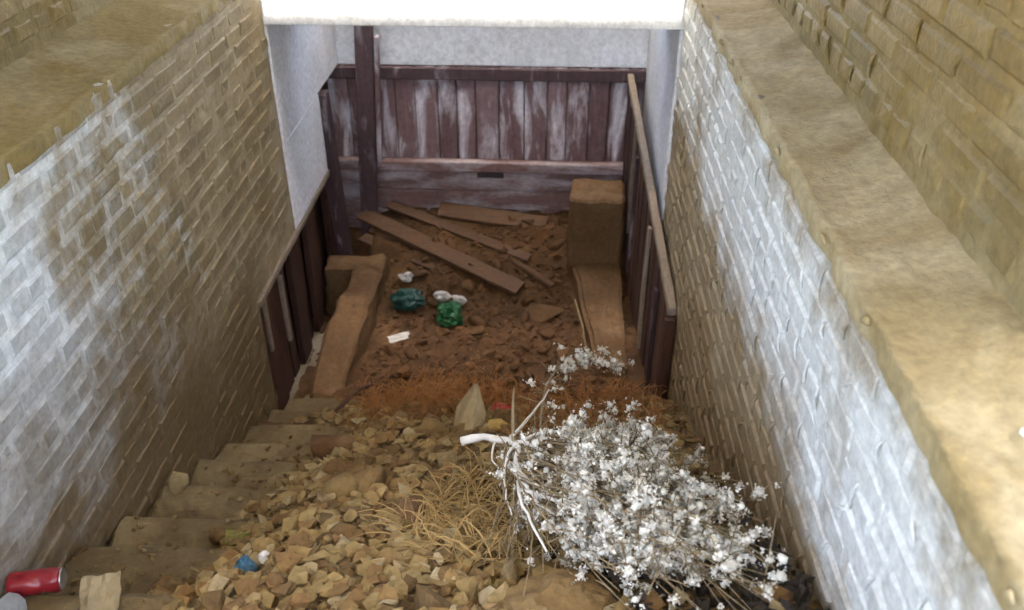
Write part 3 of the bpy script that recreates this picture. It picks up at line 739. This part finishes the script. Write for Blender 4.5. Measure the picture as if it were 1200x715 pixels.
# straw and dead grass
straw = plain('straw', (.42, .28, .10), .8, .35, .1)
rusty = plain('dead_grass', (.34, .145, .038), .85, .35, .1)
def straw_patch(name, cx, cy, rx_, ry_, n, L, h, mat, seed, label):
    r = random.Random(seed); parts = []
    for _ in range(n):
        a = r.uniform(0, 6.283); q = math.sqrt(r.random()); x = cx + rx_ * q * math.cos(a); y = cy + ry_ * q * math.sin(a)
        d = r.uniform(0, 6.283); l = L * r.uniform(.4, 1.2); z = Hn(x, y); b = r.uniform(-.8, .8); pts = []
        k0 = r.uniform(.2, 1.)
        for i in range(5):
            t = i / 4; pts.append((x + math.cos(d + b * t) * l * t, y + math.sin(d + b * t) * l * t, z + .005 + h * k0 * math.sin(t * 2.4) ))
        parts.append(tube_vf(pts, [.0021, .0021, .0019, .0014, .0008], 3))
    v, f = join_vf(parts); return tag(obj(name, mesh(name, v, f, mat)), label, 'dry grass', kind='stuff')
straw_patch('dry_grass', -.12, 1.75, .26, .30, 900, .15, .06, straw, 41, 'tangled golden straw beside the bush stem')
straw_patch('dry_grass', -.48, 3.25, .42, .45, 800, .20, .13, rusty, 42, 'rusty dead grass at the foot of the steps')
straw_patch('dry_grass', .20, 2.75, .28, .45, 500, .17, .11, rusty, 43, 'rusty dead grass behind the bush')

# dark rotten leaves in the corner by the right wall
leafm = plain('rotten_leaf', (.035, .022, .010), .7, .5, .3, 30)
r = random.Random(71); parts = []
while len(parts) < 420:
    x = r.uniform(.08, .57); y = r.uniform(.85, 1.75)
    if r.random() > sm(.05, .35, x) * (1 - sm(1.2, 1.75, y)): continue
    s_ = r.uniform(.012, .03); mt = Matrix.Translation((x, y, Hn(x, y) + .015 + .03 * r.random())) @ Matrix.Rotation(r.uniform(0, 6.3), 4, 'Z') @ Matrix.Rotation(r.gauss(0, .6), 4, 'X')
    pts = [Vector((-1, 0, .15)), Vector((-.2, .5, 0)), Vector((.6, .35, .1)), Vector((1.1, 0, .3)), Vector((.5, -.4, .05)), Vector((-.3, -.5, .1)), Vector((0, 0, -.12)), Vector((0, 0, -.2))]
    parts.append(([mt @ (q * s_) for q in pts], [(i, (i + 1) % 6, 6) for i in range(6)] + [((i + 1) % 6, i, 7) for i in range(6)]))
v, f = join_vf(parts); tag(obj('dead_leaves', mesh('dead_leaves', v, f, leafm)), 'dark rotten leaves heaped under the bush against the right wall', 'leaves', kind='stuff')
tag(obj('pebble', stone_mesh(401, whitep, .7), None, (.70, 1.0, -.852), (.2, .1, .5), (.02, .016, .016)), 'tiny white pebble lying on the right ledge', 'pebble')

# ------------------------------------------------------------------ dry white bush
bushm = plain('bleached_plant', (.82, .78, .68), .8, .15, .2, 60)
tuftm = plain('bleached_tuft', (.84, .79, .67), .85, .42, .2, 26)
stemm = plain('bleached_stem', (.30, .225, .12), .75, .2, .3, 60)
bush = empty('dry_bush', (.0, 1.8, -1.75), 'large bleached white dry bush lying on the rubble by the right wall', 'bush')
rb = random.Random(77)
def bez(a, b, c, n=8):
    a, b, c = Vector(a), Vector(b), Vector(c)
    return [a * (1 - t) ** 2 + b * 2 * t * (1 - t) + c * t * t for t in [i / (n - 1) for i in range(n)]]
stem = bez((-.25, 2.02, -1.83), (-.13, 2.04, -1.79), (-.06, 1.86, -1.70), 13) + bez((-.06, 1.86, -1.70), (-.09, 1.66, -1.62), (.03, 1.48, -1.56), 13)[1:]
stem = [p + Vector((fbm(p.x * 20, p.y * 20, 1), fbm(p.x * 20, p.y * 20, 5), fbm(p.x * 20, p.y * 20, 9))) * .016 for p in stem]
v, f = tube_vf(stem, [(.0135 - .0004 * i) * (1 + .35 * fbm(i * .9, 3, 3, 2)) for i in range(25)], 8)
obj('stem', mesh('stem', v, f, bushm, True), bush)
poly = [(-.06, 1.62), (-.01, 1.43), (.06, 1.30), (.2, 1.12), (.38, 1.02), (.50, 1.12), (.53, 1.4), (.51, 1.65), (.46, 2.0), (.39, 2.32), (.19, 2.26), (.04, 1.98), (-.04, 1.85)]
def inside(x, y):
    c = False
    for (x1, y1), (x2, y2) in zip(poly, poly[1:] + poly[:1]):
        if (y1 > y) != (y2 > y) and x < (x2 - x1) * (y - y1) / (y2 - y1) + x1: c = not c
    return c
tw, heads, cores = [], [], []
def heads_along(pts, n, spread, s0, s1):
    for _ in range(n):          # tufts: several heads packed together
        p = pts[rb.randrange(len(pts) // 3, len(pts))] + Vector((rb.gauss(0, spread), rb.gauss(0, spread), rb.gauss(0, spread)))
        if p.x < .06 and rb.random() < .7: continue
        if p.y < 1.25 and rb.random() < .45: continue
        c = rb.uniform(.005, .010)
        cores.append((p, c * rb.uniform(.8, 1.3)))
        for _ in range(rb.randrange(9, 18)):
            heads.append((p + Vector((rb.gauss(0, c), rb.gauss(0, c), rb.gauss(0, c))), rb.uniform(s0, s1)))
k = 0
while k < 205:
    x, y = rb.uniform(-.1, .54), rb.uniform(1.0, 2.4)
    if not inside(x, y): continue
    e = Vector((x, y, H(x, y) + .03 + .15 * rb.random() ** 1.2)); s0 = Vector(stem[rb.randrange(9, 25)])
    m = (s0 + e) / 2 + Vector((rb.gauss(0, .07), rb.gauss(0, .07), .02 + rb.random() * .07))
    b = bez(s0, m, e, 9); tw.append((b, [.0032 - .0024 * i / 8 for i in range(9)], 4)); k += 1
    heads_along(b, 3, .014, .003, .0075)
    for _ in range(4):
        q = b[rb.randrange(3, 9)]; d = Vector((rb.gauss(0, 1), rb.gauss(0, 1), rb.gauss(.4, .8))).normalized() * rb.uniform(.05, .12)
        sb = bez(q, q + d * .5 + Vector((0, 0, .015)), q + d, 5); tw.append((sb, [.0022, .002, .0017, .0014, .001], 3))
        heads_along(sb, 2, .008, .003, .0075)
# the arching side branch and thin roots
arch = bez((-.03, 2.0, -1.73), (.0, 2.2, -1.72), (.02, 2.30, -1.75), 6) + bez((.02, 2.30, -1.75), (.05, 2.45, -1.74), (.22, 2.62, -1.93), 8)[1:]
arch = bez((.0, 2.02, -1.84), (-.02, 2.3, -1.84), (.05, 2.5, -1.90), 8) + bez((.05, 2.5, -1.90), (.10, 2.68, -1.98), (.27, 2.70, -2.04), 8)[1:]
tw.append((arch, [.005 - .0002 * i for i in range(15)], 5))
for i in range(2, 15):
    for _ in range(4):
        d = Vector((rb.gauss(.3, 1), rb.gauss(0, .7), rb.gauss(.3, .9))).normalized() * rb.uniform(.03, .09)
        sb = bez(arch[i], arch[i] + d * .6, arch[i] + d, 5); tw.append((sb, [.0022, .002, .0017, .0014, .001], 3)); heads_along(sb, 2, .006, .003, .006)
for pts in (bez((-.08, 1.9, -1.72), (-.09, 2.02, -1.66), (-.085, 2.06, -1.64), 6), bez((-.1, 1.95, -1.76), (-.06, 2.0, -1.82), (-.02, 2.02, -1.75), 6), bez((-.16, 2.03, -1.81), (-.13, 1.98, -1.83), (-.09, 1.97, -1.78), 6)):
    tw.append((pts, [.006, .0055, .005, .004, .003, .002], 5))
for _ in range(16):
    a = stem[rb.randrange(10, 24)]; e = Vector((a.x + rb.uniform(-.10, .06), a.y - rb.uniform(.1, .4), 0)); e.z = H(e.x, e.y) + .03
    tw.append((bez(a, (a + e) / 2 + Vector((rb.gauss(0, .03), 0, .04)), e, 7), [.0028 - .0003 * i for i in range(7)], 3))
v, f = join_vf([tube_vf(*t) for t in tw]); obj('branches', mesh('branches', v, f, stemm, True), bush)
pale = []
for a, b, c, r0 in (((-.08, 1.9, -1.715), (-.02, 1.86, -1.66), (.06, 1.70, -1.62), .007), ((-.075, 1.75, -1.66), (-.03, 1.58, -1.56), (.08, 1.5, -1.55), .007), ((-.06, 1.66, -1.63), (-.05, 1.5, -1.56), (.02, 1.36, -1.55), .006),
                    ((-.07, 1.88, -1.70), (.02, 1.95, -1.68), (.12, 1.9, -1.68), .006), ((-.09, 1.95, -1.74), (-.02, 2.12, -1.78), (.02, 2.28, -1.82), .006), ((-.06, 1.8, -1.68), (.05, 1.76, -1.6), (.16, 1.62, -1.58), .006),
                    ((-.05, 1.6, -1.6), (.05, 1.5, -1.52), (.15, 1.38, -1.5), .006), ((-.08, 1.85, -1.69), (-.12, 1.7, -1.66), (-.07, 1.55, -1.64), .004), ((-.13, 1.99, -1.77), (-.16, 1.9, -1.78), (-.12, 1.84, -1.76), .004)):
    q = [p + Vector((fbm(p.x * 22, p.y * 22, r0 * 900), fbm(p.x * 22, p.y * 22, 5 + r0 * 900), 0)) * .012 for p in bez(a, b, c, 10)]
    pale.append(tube_vf(q, [r0 * (1 - .065 * i) for i in range(10)], 6))
v, f = join_vf(pale); obj('forked_twigs', mesh('forked_twigs', v, f, bushm, True), bush)
# seed heads: tiny crinkled four-point tufts
protos = []
for i in range(6):
    r = random.Random(900 + i); V, Fc = [], []
    for _ in range(4):
        d = Vector((r.gauss(0, 1), r.gauss(0, 1), r.gauss(0, 1))).normalized(); a = d.orthogonal().normalized(); b = d.cross(a); n0 = len(V)
        V += [Vector((0, 0, 0)), d * .7 + a * .45, d * 1.15 + b * .12, d * .7 - a * .45 + b * .25]
        Fc += [(n0, n0 + 1, n0 + 2), (n0, n0 + 2, n0 + 3), (n0, n0 + 3, n0 + 1)]
    protos.append((V, Fc))
parts = []
for i, (p, s_) in enumerate(heads):
    rr = Matrix.Rotation(rb.uniform(0, 6.28), 3, 'Z') @ Matrix.Rotation(rb.uniform(0, 6.28), 3, 'X'); v, f = protos[i % 6]
    parts.append(([p + (rr @ q) * s_ for q in v], f))
ico = bmesh.new(); bmesh.ops.create_icosphere(ico, subdivisions=1, radius=1.); iv = [v.co.copy() for v in ico.verts]; fi = [tuple(v.index for v in q.verts) for q in ico.faces]; ico.free()
for p, c in cores: parts.append(([p + q * c * rb.uniform(.6, 1.25) for q in iv], fi))
v, f = join_vf(parts); tag(obj('seed_heads', mesh('seed_heads', v, f, tuftm), bush), kind='stuff')
print('heads', len(heads))
